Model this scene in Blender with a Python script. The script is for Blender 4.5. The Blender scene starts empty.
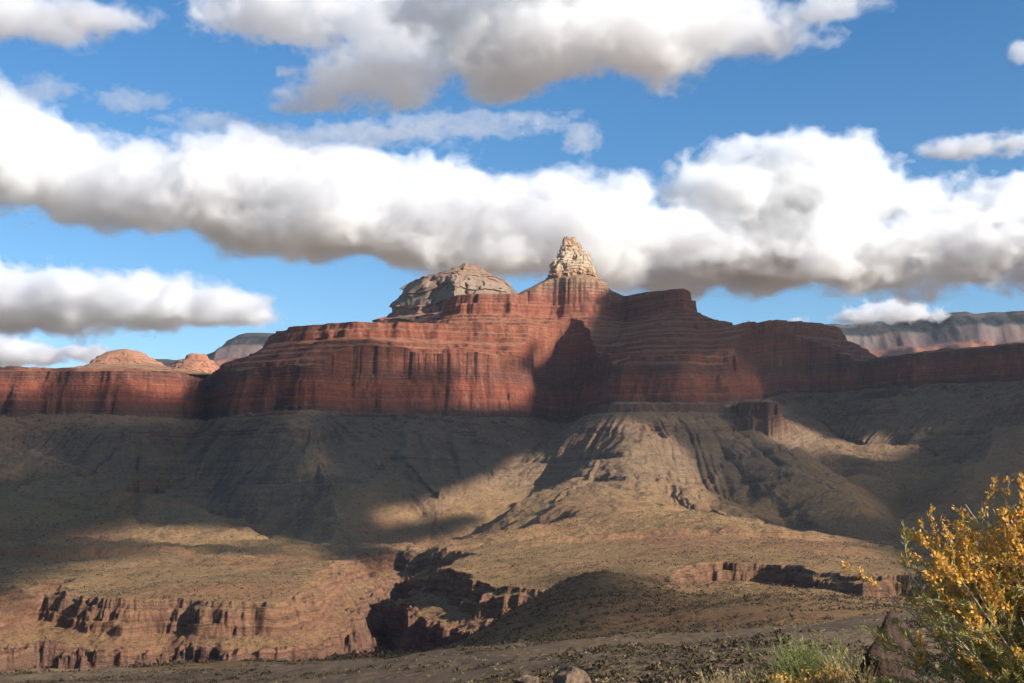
import bpy, bmesh, math, random
import numpy as np
from mathutils import Vector
R = math.radians
random.seed(7); rng = np.random.default_rng(7)
scene = bpy.context.scene
col = scene.collection

# ------------------------------------------------------------------ camera, sky, sun, exposure
F = 1407.0; PITCH = R(6.95); CP, SP = math.cos(PITCH), math.sin(PITCH)
cam_d = bpy.data.cameras.new("camera"); cam = bpy.data.objects.new("camera", cam_d); col.objects.link(cam)
cam.location = (0, 0, 0); cam.rotation_euler = (math.pi/2 + PITCH, 0, 0)
cam_d.sensor_width = 36; cam_d.lens = F/1024*36; cam_d.clip_start = 0.1; cam_d.clip_end = 120000
scene.camera = cam
SUN_AZ = R(122); SUN_EL = R(24)          # azimuth clockwise from +Y
SUN = np.array([math.sin(SUN_AZ)*math.cos(SUN_EL), math.cos(SUN_AZ)*math.cos(SUN_EL), math.sin(SUN_EL)])
sl = bpy.data.lights.new("sun", 'SUN'); sl.energy = 5.0; sl.angle = R(0.53); sl.color = (1.0, 0.935, 0.85)
so = bpy.data.objects.new("sun", sl); col.objects.link(so)
so.rotation_euler = Vector(-SUN).to_track_quat('-Z', 'Y').to_euler()
world = bpy.data.worlds.new("World"); scene.world = world; world.use_nodes = True
wn = world.node_tree; wn.nodes.clear()
sky = wn.nodes.new('ShaderNodeTexSky'); sky.sky_type = 'NISHITA'; sky.sun_disc = False
sky.sun_elevation = SUN_EL; sky.sun_rotation = SUN_AZ; sky.altitude = 1200; sky.air_density = 1.0; sky.dust_density = 0.3; sky.ozone_density = 2.2
bg = wn.nodes.new('ShaderNodeBackground'); bg.inputs['Strength'].default_value = 0.09
wo = wn.nodes.new('ShaderNodeOutputWorld')
hs = wn.nodes.new('ShaderNodeHueSaturation'); hs.inputs['Saturation'].default_value = 1.28
wn.links.new(sky.outputs[0], hs.inputs['Color']); wn.links.new(hs.outputs[0], bg.inputs[0]); wn.links.new(bg.outputs[0], wo.inputs['Surface'])
scene.view_settings.view_transform = 'Standard'; scene.view_settings.look = 'None'
scene.view_settings.exposure = 0.74; scene.view_settings.gamma = 1.0; scene.view_settings.use_curve_mapping = False
scene.render.engine = 'CYCLES'
cy = scene.cycles
cy.use_denoising = True; cy.denoising_prefilter = 'ACCURATE'; cy.max_bounces = 14; cy.diffuse_bounces = 2; cy.glossy_bounces = 1; cy.transmission_bounces = 2
cy.volume_bounces = 14; cy.transparent_max_bounces = 48; cy.use_adaptive_sampling = True; cy.adaptive_threshold = 0.02
cy.caustics_reflective = False; cy.caustics_refractive = False

# ------------------------------------------------------------------ geometry helpers
def px2t(px): return (px-512)/F*CP          # lateral slope X/Y for a point near the horizon
def PX(px, Y, z=0.0): return (px-512)/F*(Y*CP + z*SP)
def PZ(py, Y):
    u = (341.5-py)/F
    return (SP+u*CP)/(CP-u*SP)*Y

def hash2(ix, iy, seed):
    h = (ix.astype(np.int64)*374761393 + iy.astype(np.int64)*668265263 + seed*1442695041) & 0xffffffff
    h = ((h ^ (h >> 13))*1274126177) & 0xffffffff
    return ((h ^ (h >> 16)) & 0xffffff).astype(np.float32)/16777215.0*2-1
def vnoise(x, y, seed=0):
    ix = np.floor(x); iy = np.floor(y); fx = x-ix; fy = y-iy
    fx = fx*fx*fx*(fx*(fx*6-15)+10); fy = fy*fy*fy*(fy*(fy*6-15)+10)
    ix = ix.astype(np.int64); iy = iy.astype(np.int64)
    a = hash2(ix, iy, seed); b = hash2(ix+1, iy, seed); c = hash2(ix, iy+1, seed); d = hash2(ix+1, iy+1, seed)
    return (a+(b-a)*fx)*(1-fy) + (c+(d-c)*fx)*fy
def fbm(x, y, oct=4, seed=0, gain=0.5, lac=2.03):
    s = 0; a = 1; n = 0
    for k in range(oct):
        s = s + a*vnoise(x, y, seed+k*17); n += a; a *= gain
        x, y = (x*0.8-y*0.6)*lac+13.7, (x*0.6+y*0.8)*lac-7.1
    return s/n
def ridged(x, y, oct=3, seed=0, gain=0.5):
    s = 0; a = 1; n = 0
    for k in range(oct):
        s = s + a*(1-np.abs(vnoise(x, y, seed+k*31))*2); n += a; a *= gain
        x, y = (x*0.8-y*0.6)*2.1+3.7, (x*0.6+y*0.8)*2.1-5.1
    return s/n
def sstep(x, a, b):
    t = np.clip((x-a)/(b-a), 0, 1); return t*t*(3-2*t)
def sdf(P, X, Y):
    """signed distance (positive outside) to polygon P, plus nearest rim point"""
    P = np.asarray(P, float); n = len(P)
    best = np.full(X.shape, 1e18); QX = np.zeros(X.shape); QY = np.zeros(X.shape)
    inside = np.zeros(X.shape, bool)
    for i in range(n):
        ax, ay = P[i]; bx, by = P[(i+1) % n]
        ex, ey = bx-ax, by-ay
        t = np.clip(((X-ax)*ex+(Y-ay)*ey)/(ex*ex+ey*ey+1e-9), 0, 1)
        qx = ax+t*ex; qy = ay+t*ey
        dd = (X-qx)**2+(Y-qy)**2
        m = dd < best
        best = np.where(m, dd, best); QX = np.where(m, qx, QX); QY = np.where(m, qy, QY)
        c = ((ay > Y) != (by > Y))
        if ey != 0: inside ^= c & (X < ex*(Y-ay)/ey+ax)
    d = np.sqrt(best)
    return np.where(inside, -d, d), QX, QY
def poly(pts, z): return [(PX(px, Y, z), Y) for px, Y in pts]
def smooth_poly(P, it=2):
    P = np.asarray(P, float)
    for _ in range(it):
        Q = np.roll(P, -1, 0)
        P = np.stack([P*0.75+Q*0.25, P*0.25+Q*0.75], 1).reshape(-1, 2)
    return P
def blur(A, n=3):
    for _ in range(n):
        A = (np.roll(A, 1, 0)+A*2+np.roll(A, -1, 0))/4
        A = (np.roll(A, 1, 1)+A*2+np.roll(A, -1, 1))/4
    return A
def link(o): col.objects.link(o); return o
def mesh_np(name, V, Fq, mat=None, attrs=None, smooth=False):
    me = bpy.data.meshes.new(name)
    V = np.asarray(V, np.float32); Fq = np.asarray(Fq, np.int32)
    k = Fq.shape[1]
    me.vertices.add(len(V)); me.vertices.foreach_set('co', V.ravel())
    me.loops.add(Fq.size); me.loops.foreach_set('vertex_index', Fq.ravel())
    me.polygons.add(len(Fq)); me.polygons.foreach_set('loop_start', np.arange(0, Fq.size, k, dtype=np.int32))
    try: me.polygons.foreach_set('loop_total', np.full(len(Fq), k, np.int32))
    except Exception: pass
    me.update(calc_edges=True)
    if smooth: me.polygons.foreach_set('use_smooth', np.ones(len(Fq), bool))
    for a, v in (attrs or {}).items():
        at = me.attributes.new(a, 'FLOAT', 'POINT'); at.data.foreach_set('value', np.asarray(v, np.float32).ravel())
    if mat: me.materials.append(mat)
    return link(bpy.data.objects.new(name, me))
def submesh(name, V, Fq, sel, mat, attrs, smooth=False):
    f = Fq[sel]; u, inv = np.unique(f, return_inverse=True)
    return mesh_np(name, V[u], inv.reshape(f.shape), mat, {k: v[u] for k, v in attrs.items()}, smooth)
def tag(o, label=None, cat=None, kind=None, group=None):
    if label: o['label'] = label
    if cat: o['category'] = cat
    if kind: o['kind'] = kind
    if group: o['group'] = group
    return o
def structure(o, label, cat): return tag(o, label, cat, 'structure')
LAT = np.random.default_rng(11).uniform(-1, 1, (32, 32, 32)).astype(np.float32)
def vnoise3(x, y, z, seed=0):
    ix = np.floor(x); iy = np.floor(y); iz = np.floor(z)
    fx = (x-ix).astype(np.float32); fy = (y-iy).astype(np.float32); fz = (z-iz).astype(np.float32)
    fx = fx*fx*(3-2*fx); fy = fy*fy*(3-2*fy); fz = fz*fz*(3-2*fz)
    ix = (ix.astype(np.int32)+seed*5) & 31; iy = (iy.astype(np.int32)+seed*11) & 31; iz = (iz.astype(np.int32)+seed*7) & 31
    jx = (ix+1) & 31; jy = (iy+1) & 31; jz = (iz+1) & 31
    def l(a, b, t): return a+(b-a)*t
    return l(l(l(LAT[ix, iy, iz], LAT[jx, iy, iz], fx), l(LAT[ix, jy, iz], LAT[jx, jy, iz], fx), fy),
             l(l(LAT[ix, iy, jz], LAT[jx, iy, jz], fx), l(LAT[ix, jy, jz], LAT[jx, jy, jz], fx), fy), fz)
def fbm3(x, y, z, oct=4, seed=0, gain=0.5):
    s = 0; a = 1; n = 0
    for k in range(oct):
        s = s+a*vnoise3(x, y, z, seed+k); n += a; a *= gain
        x, y, z = (x*0.8-y*0.6)*2.03+5.3, (x*0.6+y*0.8)*2.03-1.7, z*2.03+3.1
    return s/n
def surface_nets(f, org, h):
    """closed quad surface round f > 0"""
    f = f.copy(); f[0] = f[-1] = -1; f[:, 0] = f[:, -1] = -1; f[:, :, 0] = f[:, :, -1] = -1
    s = f > 0; n = np.array(f.shape)
    acc = np.zeros((*(n-1), 3), np.float32); cnt = np.zeros(n-1, np.float32)
    for ax in range(3):
        a = [slice(None)]*3; b = [slice(None)]*3; a[ax] = slice(0, -1); b[ax] = slice(1, None)
        fa, fb = f[tuple(a)], f[tuple(b)]
        cr = (fa > 0) != (fb > 0); ii = np.argwhere(cr)
        t = fa[cr]/(fa[cr]-fb[cr]); p = ii.astype(np.float32); p[:, ax] += t
        o = [k for k in range(3) if k != ax]
        for d0 in (0, 1):
            for d1 in (0, 1):
                c = ii.copy(); c[:, o[0]] -= d0; c[:, o[1]] -= d1
                ok = (c >= 0).all(1) & (c < n-1).all(1)
                cc = c[ok]; np.add.at(acc, (cc[:, 0], cc[:, 1], cc[:, 2]), p[ok]); np.add.at(cnt, (cc[:, 0], cc[:, 1], cc[:, 2]), 1)
    act = cnt > 0; vid = np.full(act.shape, -1, np.int64); vid[act] = np.arange(act.sum())
    V = acc[act]/cnt[act][:, None]*h+np.asarray(org, np.float32)
    Q = []
    for ax in range(3):
        o = [(ax+1) % 3, (ax+2) % 3]
        a = [slice(None)]*3; b = [slice(None)]*3; a[ax] = slice(0, -1); b[ax] = slice(1, None)
        sa, sb = s[tuple(a)], s[tuple(b)]; ii = np.argwhere(sa != sb)
        ii = ii[(ii[:, o[0]] > 0) & (ii[:, o[1]] > 0)]
        fl = sa[ii[:, 0], ii[:, 1], ii[:, 2]]
        def g(d0, d1):
            c = ii.copy(); c[:, o[0]] -= d0; c[:, o[1]] -= d1
            return vid[c[:, 0], c[:, 1], c[:, 2]]
        q = np.stack([g(1, 1), g(0, 1), g(0, 0), g(1, 0)], 1); q[~fl] = q[~fl][:, ::-1]; Q.append(q)
    return V, np.concatenate(Q)
# ------------------------------------------------------------------ terrain height
ctrl = []   # (px, Y, z)
def cp(px, py, Y): ctrl.append((px, Y, PZ(py, Y)))
def cz(px, Y, z): ctrl.append((px, Y, z))
for p in (-400, 100, 512, 900, 1400):
    cz(p, 2, -1.7); cz(p, 6, -1.75)
for p, z in ((-300, -2.4), (100, -2.6), (400, -2.2), (600, -1.95), (860, -1.6), (1300, -1.3)): cz(p, 13, z)
for p, z in ((-300, -5.5), (100, -5.0), (400, -3.6), (520, -2.55), (600, -2.55), (700, -2.7), (860, -2.6), (1300, -2.4)): cz(p, 22, z)
for p, z in ((-300, -12), (100, -12), (400, -9.5), (520, -8.2), (600, -8.0), (700, -7.6), (860, -7), (1300, -7)): cz(p, 50, z)
for p, z in ((0, -19), (300, -17.6), (400, -13.5), (520, -11.5), (620, -10.3), (700, -9.9), (860, -9.0), (1300, -9)): cz(p, 95, z)
for p, py in ((-200, 715), (100, 700), (330, 672), (420, 657), (520, 648), (600, 642), (700, 637), (860, 621), (1000, 616), (1300, 612)): cp(p, py, 170)
for p, z in ((0, -34), (300, -32), (520, -31), (700, -29), (860, -26), (1100, -22)): cz(p, 290, z)
for p, py in ((-200, 684), (0, 677), (200, 671), (340, 661), (430, 653), (520, 648)): cp(p, py, 470)
for p, py in ((600, 646), (700, 634), (800, 624), (900, 622), (1100, 616)): cp(p, py, 560)
for p, z in ((-300, -95), (0, -93), (200, -90), (340, -88), (420, -82)): cz(p, 700, z)
# dark conical hill and its lit right shoulder
for p, py in ((606, 568), (585, 571), (560, 581), (530, 598), (505, 616), (470, 640), (640, 574), (665, 583), (690, 590), (730, 584), (780, 577), (830, 583), (880, 596), (960, 604), (1100, 604)): cp(p, py, 900)
for p, py in ((606, 606), (560, 612), (505, 634), (650, 608), (700, 610), (780, 602), (860, 608), (1000, 616)): cp(p, py, 720)
for p, z in ((-300, -135), (0, -132), (200, -132), (400, -128), (520, -105), (606, -95), (700, -85), (800, -80), (900, -80), (1100, -80)): cz(p, 1200, z)
# far side of the gorge: benches
for p, py, Y in ((-300, 600, 1650), (-60, 596, 1650), (40, 592, 1700), (60, 592, 1760), (150, 597, 1700), (230, 600, 1660), (290, 597, 1700), (312, 580, 1950),
                 (-200, 562, 2500), (30, 575, 2200), (120, 566, 2350), (220, 556, 2500), (300, 562, 2400), (345, 560, 2700),
                 (0, 548, 3000), (120, 545, 3000), (200, 541, 3150), (285, 538, 3100), (340, 549, 2950), (380, 549, 2950), (440, 550, 2900),
                 (470, 575, 2000), (520, 580, 1900), (600, 575, 1950), (440, 568, 2200), (500, 556, 2400), (600, 552, 2400), (560, 530, 3000), (480, 538, 2900),
                 (700, 562, 2000), (760, 556, 2100), (840, 565, 1950), (925, 578, 1750), (1050, 590, 1700), (1300, 590, 1700),
                 (650, 540, 2600), (760, 543, 2450), (850, 553, 2250), (930, 570, 2000), (700, 523, 3000), (620, 517, 3200), (780, 533, 2800), (870, 546, 2500), (1050, 580, 2200), (1200, 580, 2200)):
    cp(p, py, Y)
for p, z, Y in ((370, -58, 3600), (250, -30, 4000), (100, 20, 4200), (-200, 60, 4200), (205, 20, 4800), (540, 30, 4800), (470, -20, 4100), (620, 10, 3700), (740, -20, 3600),
                (850, -70, 3100), (950, -95, 2800), (1150, -90, 2800), (920, -40, 3700), (860, 0, 4400), (1050, 0, 4100), (1300, 20, 4200), (-300, 60, 6000), (512, 60, 6500), (1300, 60, 6000)):
    cz(p, Y, z)
C = np.array(ctrl, float)
def cs(px, Y): return np.stack([(px-512)/260.0, np.log(Y)*3.2], -1)
Cp = cs(C[:, 0], C[:, 1]); Cn = C[:, 2]/C[:, 1]          # fit slope z/Y: the screen height
D = np.linalg.norm(Cp[:, None]-Cp[None], axis=2)
n = len(C); K = np.zeros((n+3, n+3)); K[:n, :n] = D; K[:n, n] = 1; K[:n, n+1:] = Cp; K[n, :n] = 1; K[n+1:, :n] = Cp.T
K[:n, :n] -= np.eye(n)*0.03
W = np.linalg.solve(K, np.concatenate([Cn, np.zeros(3)]))
def base_height(X, Y):
    px = X/Y*F/CP+512
    q = cs(np.clip(px, -500, 1500), Y); s = W[n]+q[..., 0]*W[n+1]+q[..., 1]*W[n+2]
    for i in range(n):
        s = s + W[i]*np.sqrt((q[..., 0]-Cp[i, 0])**2+(q[..., 1]-Cp[i, 1])**2)
    return s*Y

def dip(X): return 112*sstep(X, 760, 1290)
redwall = smooth_poly(poly([(-900, 4700), (-500, 4350), (-250, 4500), (-150, 4900), (-60, 5380), (0, 5480), (60, 5520), (130, 5470), (185, 5560), (204, 5660), (207, 6150), (212, 5640), (228, 5480), (262, 5420),
            (285, 5330), (318, 5330), (345, 5440), (400, 5470), (480, 5520), (530, 5640), (556, 5950), (575, 5960), (590, 5680), (597, 5350), (612, 5250), (660, 5240), (715, 5250), (742, 5330), (752, 5500),
            (762, 6150), (800, 6300), (850, 6180), (885, 5960), (940, 5800), (1024, 5520), (1150, 5200), (1400, 4800), (1700, 4800), (1700, 9500), (-900, 9500)], 558), 2)
esplanade = smooth_poly(poly([(270, 6100), (280, 5850), (298, 5740), (350, 5680), (440, 5720), (520, 5780), (560, 6020), (592, 6210), (618, 6150), (650, 5930), (688, 5690), (710, 5710), (738, 6000), (790, 6450), (836, 6560), (846, 6750),
            (830, 7000), (300, 6900), (262, 6400)], 774), 2)
upper = smooth_poly(poly([(446, 6250), (452, 6060), (480, 6010), (520, 6050), (545, 6110), (575, 6080), (600, 6075), (614, 6290), (634, 6200), (655, 6020), (674, 5870), (687, 5880), (690, 6050), (690, 6400), (640, 6500), (446, 6500)], 943), 2)
gorge = smooth_poly([(PX(p, Y), Y) for p, Y in [(-500, 1500), (-60, 1560), (15, 1640), (28, 1820), (56, 2080), (66, 1960), (58, 1700), (100, 1640), (180, 1690), (260, 1640), (300, 1690), (312, 1900), (332, 2250), (350, 2650),
            (385, 2860), (440, 2760), (478, 2560), (452, 2380), (428, 2230), (462, 2020), (466, 1840), (520, 1780), (600, 1740), (655, 1800), (700, 2010), (790, 1960), (850, 1760), (925, 1700), (1000, 1640), (1300, 1560), (1500, 1560),
            (1500, 1150), (940, 1200), (860, 1150), (780, 1200), (700, 1250), (600, 1200), (450, 1120), (300, 1080), (0, 1050), (-500, 1050)]], 1)

# hard and soft beds: maps an even height to a stepped one
def stepper(zones):
    xs = [-2000.0]; ys = [-2000.0]; r = random.Random(3)
    for z0, z1, t, hard in zones:
        z = z0
        while z < z1-1:
            th = min(t*r.uniform(0.55, 1.6), z1-z)
            c = th*hard*r.uniform(0.7, 1.2); c = min(c, th*0.9)      # cliff height inside this bed
            s = th-c
            xs += [z, z+th*0.86]; ys += [z, z+s]
            z += th
        xs.append(z1); ys.append(z1)
    xs.append(3000.0); ys.append(3000.0)
    return np.array(xs), np.array(ys)
SX, SY = stepper([(92, 116, 24, 0.75), (170, 200, 30, 0.85), (286, 308, 22, 0.8), (360, 470, 26, 0.8), (470, 558, 13, 0.7), (560, 770, 26, 0.62), (776, 862, 20, 0.5), (950, 1100, 40, 0.2)])
towers = poly([(722, 5330), (733, 5110), (752, 5060), (768, 5010), (784, 5020), (787, 5100), (774, 5200), (760, 5300)], 415)

def line_dist(pts, X, Y):
    P = [(PX(p, y, 0), y) for p, y in pts]; best = np.full(X.shape, 1e18)
    for (ax, ay), (bx, by) in zip(P[:-1], P[1:]):
        ex, ey = bx-ax, by-ay; t = np.clip(((X-ax)*ex+(Y-ay)*ey)/(ex*ex+ey*ey), 0, 1)
        best = np.minimum(best, (X-ax-t*ex)**2+(Y-ay-t*ey)**2)
    return np.sqrt(best)
VALLEYS = [([(207, 5400), (215, 5000), (245, 4500), (305, 4000), (366, 3500), (372, 3100)], 130, 520), ([(556, 5600), (538, 5000), (490, 4400), (425, 3850), (368, 3450)], 120, 430), ([(795, 5600), (835, 5000), (890, 4500), (935, 4000), (945, 3300)], 130, 520), ([(60, 5200), (90, 4700), (150, 4200), (240, 3700), (340, 3300)], 60, 260), ([(735, 4700), (775, 4200), (830, 3800), (900, 3500)], 55, 230)]
RIDGES = [([(640, 5150), (590, 4500), (535, 4050), (470, 3800)], 55, 300), ([(300, 5200), (318, 4700), (335, 4200)], 70, 300), ([(-80, 4300), (50, 3900), (150, 3550), (260, 3250)], 75, 330), ([(760, 5000), (815, 4500), (870, 4100)], 50, 240), ([(1000, 5000), (985, 4400), (975, 3900)], 70, 300)]
def height(X, Y):
    """returns z, strat (bed height), carve depth, rock(0..1)"""
    sh = X.shape
    T = base_height(X, Y)
    near = np.clip(Y/400, 0.004, 1)
    T = T + fbm(X/140, Y/140, 4, 5)*9*np.clip(Y/900, 0, 1)*sstep(Y, 40, 400) + fbm(X/22, Y/22, 4, 9)*1.6*np.clip(Y/150, 0, 1) + fbm(X/1.7, Y/1.7, 4, 10)*0.07*np.clip(Y/12, 0.3, 1)
    lim = Y > 1300
    g = ridged(X/260+fbm(X/400, Y/400, 2, 44)*.7, Y/420, 3, 8)
    T = T - np.where(lim, np.clip(g-0.25, 0, 1)**1.5*24*sstep(Y, 1700, 2600), 0)
    z = T.copy(); strat = np.maximum(T, -50.0); carve = T*0; rock = T*0
    # inner gorge
    m = (Y > 1000) & (Y < 3100)
    if m.any():
        x, y = X[m], Y[m]
        d, qx, qy = sdf(gorge, x, y)
        w = fbm(x/170, y/170, 3, 20)*34 + fbm(x/60, y/60, 5, 21, 0.62)*26 + ridged(x/21, y/21, 3, 22)*8; led = fbm(x/70, y/70, 3, 23)
        w = w*sstep(y, 1250, 1500)
        di = -(d+w*0.8) + 6
        prof_x = [0, 2.5, 7, 9.5, 16, 19, 26, 62, 70, 105, 170, 300, 2000]
        prof_y = [0, 10, 12, 24, 26, 36, 38, 51, 84, 145, 205, 245, 250]
        cut = np.interp(di, prof_x, prof_y); cutb = np.interp(di, [0, 1.5, 14, 17, 21, 24, 34, 55, 62, 90, 160, 300, 2000], [0, 5, 9, 23, 25, 34, 38, 48, 90, 155, 205, 245, 250]); cut = cut+(cutb-cut)*sstep(led, -0.12, 0.12); cut = np.where(di > 0, cut, 0)
        flute = ridged(x/17+fbm(x/40, y/40, 2, 30), y/17, 2, 24)*sstep(di, 45, 80)*26
        cut = np.maximum(cut - flute + fbm(x/30, y/30, 3, 28)*5*sstep(di, 20, 60), 0)
        front = sstep(y, 1180, 1420)
        z[m] = T[m] - cut*front; carve[m] = cut*front
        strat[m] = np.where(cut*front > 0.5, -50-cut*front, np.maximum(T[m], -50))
        rock[m] = sstep(di, -6, 2)*front
    # Redwall and everything above
    m = Y > 2700
    if m.any():
        x, y = X[m], Y[m]
        d, qx, qy = sdf(redwall, x, y)
        dd = np.abs(d)+1e-6
        nx, ny = (x-qx)/dd, (y-qy)/dd
        dp = dip(x)
        tb = 378 + 34*sstep(x, 150, 420) + 14*fbm(x/420, y/420, 2, 40)
        # gullies running down the talus
        u = (qx+nx*190)/95 + fbm(x/260, y/260, 3, 50)*0.28; v = (qy+ny*190)/95 + fbm(x/260, y/260, 3, 51)*0.28
        gl = 1-np.abs(vnoise(u, v, 60))*2.6; gl = np.clip(gl, 0, 1)
        gl2 = np.clip(1-np.abs(vnoise(u*2.6+7, v*2.6, 61))*2.4, 0, 1); gl3 = np.clip(1-np.abs(vnoise(u*6+3, v*6, 63))*2.2, 0, 1)
        rib = vnoise(u*0.45, v*0.45, 62)
        L = 640+60*rib
        tal = z[m] + np.clip(tb+dp-z[m], 0, 900)*np.exp(-np.clip(d-18, 0, 1e9)/L)
        fade = sstep(d, 30, 260)*(1-sstep(d, 1500, 2300))*(0.45+0.9*sstep(fbm(x/240+9, y/240, 3, 65), -0.25, 0.3))
        tal = tal - (gl**1.5*17 + gl2*8 + gl3*4 - rib*34)*fade + fbm(x/45, y/45, 4, 64, 0.6)*7
        dz_ = 0; wx = fbm(x/300, y/300, 4, 66)*130; wy = fbm(x/300, y/300, 4, 67)*130
        for pts_, a_, w_ in VALLEYS: dz_ = dz_ - a_*np.clip(1-line_dist(pts_, x+wx, y+wy)/w_, 0, 1)**1.25
        for pts_, a_, w_ in RIDGES: dz_ = dz_ + a_*np.clip(1-line_dist(pts_, x+wx*.6, y+wy*.6)/w_, 0, 1)**1.15
        tal = tal + dz_*sstep(d, 40, 450)*sstep(y, 2950, 3350)
        # one ledge band part way down
        bm_ = np.maximum(sstep(fbm(x/330+3, y/330, 2, 70), -0.05, 0.15), np.exp(-((x-PX(585, 4400))/260)**2)*sstep(y, 3900, 4100))
        zz = tal-dp; st = np.interp(zz, SX, SY)
        bl_ = sstep(fbm(x/210+31, y/210, 3, 74), 0.02, 0.12); bh_ = sstep(fbm(x/170+57, y/170, 3, 75), 0.05, 0.15)
        tal = tal + (st-zz)*np.where(zz < 140, bl_, np.where(zz < 245, bm_, bh_))*sstep(d, 8, 30)
        tal = tal + np.clip(fbm(x/34+3, y/34, 4, 76, 0.6)-0.26, 0, 1)*16*sstep(zz, 20, 60)
        dt, _, _ = sdf(towers, x, y); dt = -(dt+fbm(x/60, y/60, 3, 71)*22+ridged(x/24, y/24, 2, 72)*7)
        tow = np.interp(dt, [0, 4, 18, 22, 30, 200], [250, 330, 352, 392, 400, 425])+fbm(x/20, y/20, 2, 73)*5; tow = np.where(dt > 0, tow, -500)
        # wall
        w = fbm(x/420, y/420, 3, 80)*70 + fbm(x/120, y/120, 3, 81)*34 + (ridged(x/75, y/75, 4, 82)*9 + fbm(x/22, y/22, 3, 83)*7)*(0.35+sstep(fbm(x/150, y/150, 2, 84), -.2, .3))
        di = -(d+w)+10
        wl = np.interp(di, [-30, 0, 8, 20, 24, 40, 46, 60, 2000], [330, 362, 392, 440, 446, 505, 512, 556, 558]); hj = fbm(x/260, y/260, 3, 85)*9
        wallz = np.where(wl < 556, np.interp(wl+hj, SX, SY)-hj, wl) + dp
        # beds above
        d2, _, _ = sdf(esplanade, x, y)
        w2 = fbm(x/300, y/300, 3, 90)*50 + fbm(x/80, y/80, 3, 91)*26 + fbm(x/24, y/24, 3, 92)*7
        e = -(d2+w2)
        spur = np.exp(-((x-PX(672, 5400))/430)**4)*(1-sstep(y, 5650, 5900))
        up = 558 + np.where(di > 60, (di-60)*(0.16+0.8*spur), 0)
        up = np.minimum(up, 606+4*spur+(1-spur)*fbm(x/260, y/260, 3, 93)*24)
        sup = np.interp(e, [-600, -300, -215, -100, -22, -12, 0, 10, 400, 3000], [400, 555, 606, 672, 712, 740, 748, 774, 782, 782])
        sup = np.maximum(up, sup)
        d3, _, _ = sdf(upper, x, y)
        w3 = fbm(x/210, y/210, 3, 100)*34 + fbm(x/60, y/60, 3, 101)*24 + fbm(x/22, y/22, 3, 102)*7
        e3 = -(d3+w3*0.8)
        hi = np.interp(e3, [-800, -170, -14, -9, 1, 4, 9, 60, 2000], [400, 775, 862, 900, 903, 940, 943, 948, 948])
        cx, cyy = PX(572, 6210, 1000), 6210
        cone = 1046 - np.maximum(np.hypot(x-cx, (y-cyy))-95, 0)*0.55 + fbm(x/40, y/40, 3, 105)*6
        hi = hi + np.where(e3 > -14, 26*sstep(x, PX(585, 6100), PX(640, 6100))*sstep(y, 5900, 6200), 0); hi = np.where(e3 > 4, np.maximum(hi, cone), hi)
        top = np.maximum(sup, hi)
        hs_ = fbm(x/330, y/330, 3, 108)*11; hk = 0.55+0.45*sstep(fbm(x/190, y/190, 3, 109), -0.3, 0.25)
        top = np.where(top < 862, top+(np.interp(top+hs_, SX, SY)-hs_-top)*hk, top)
        jit = fbm(x/50, y/50, 3, 110)*3
        wz = np.where(di > 60, np.maximum(wallz-dp, top+jit), wallz-dp)+dp; tal0 = tal; tal = np.maximum(tal, tow)
        res = np.where(di > -30, np.maximum(tal, wz), tal)
        z[m] = res
        strat[m] = res-dp
        rock[m] = np.maximum(rock[m], sstep(res-tal0, 2, 14))
        strat[m] = np.where(res-tal0 > 1, res-dp, np.clip(res-dp, -50, 350))
        strat[m] = np.where((carve[m] > 0.5), -50-carve[m], strat[m])
    return z, strat, carve, rock
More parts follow.
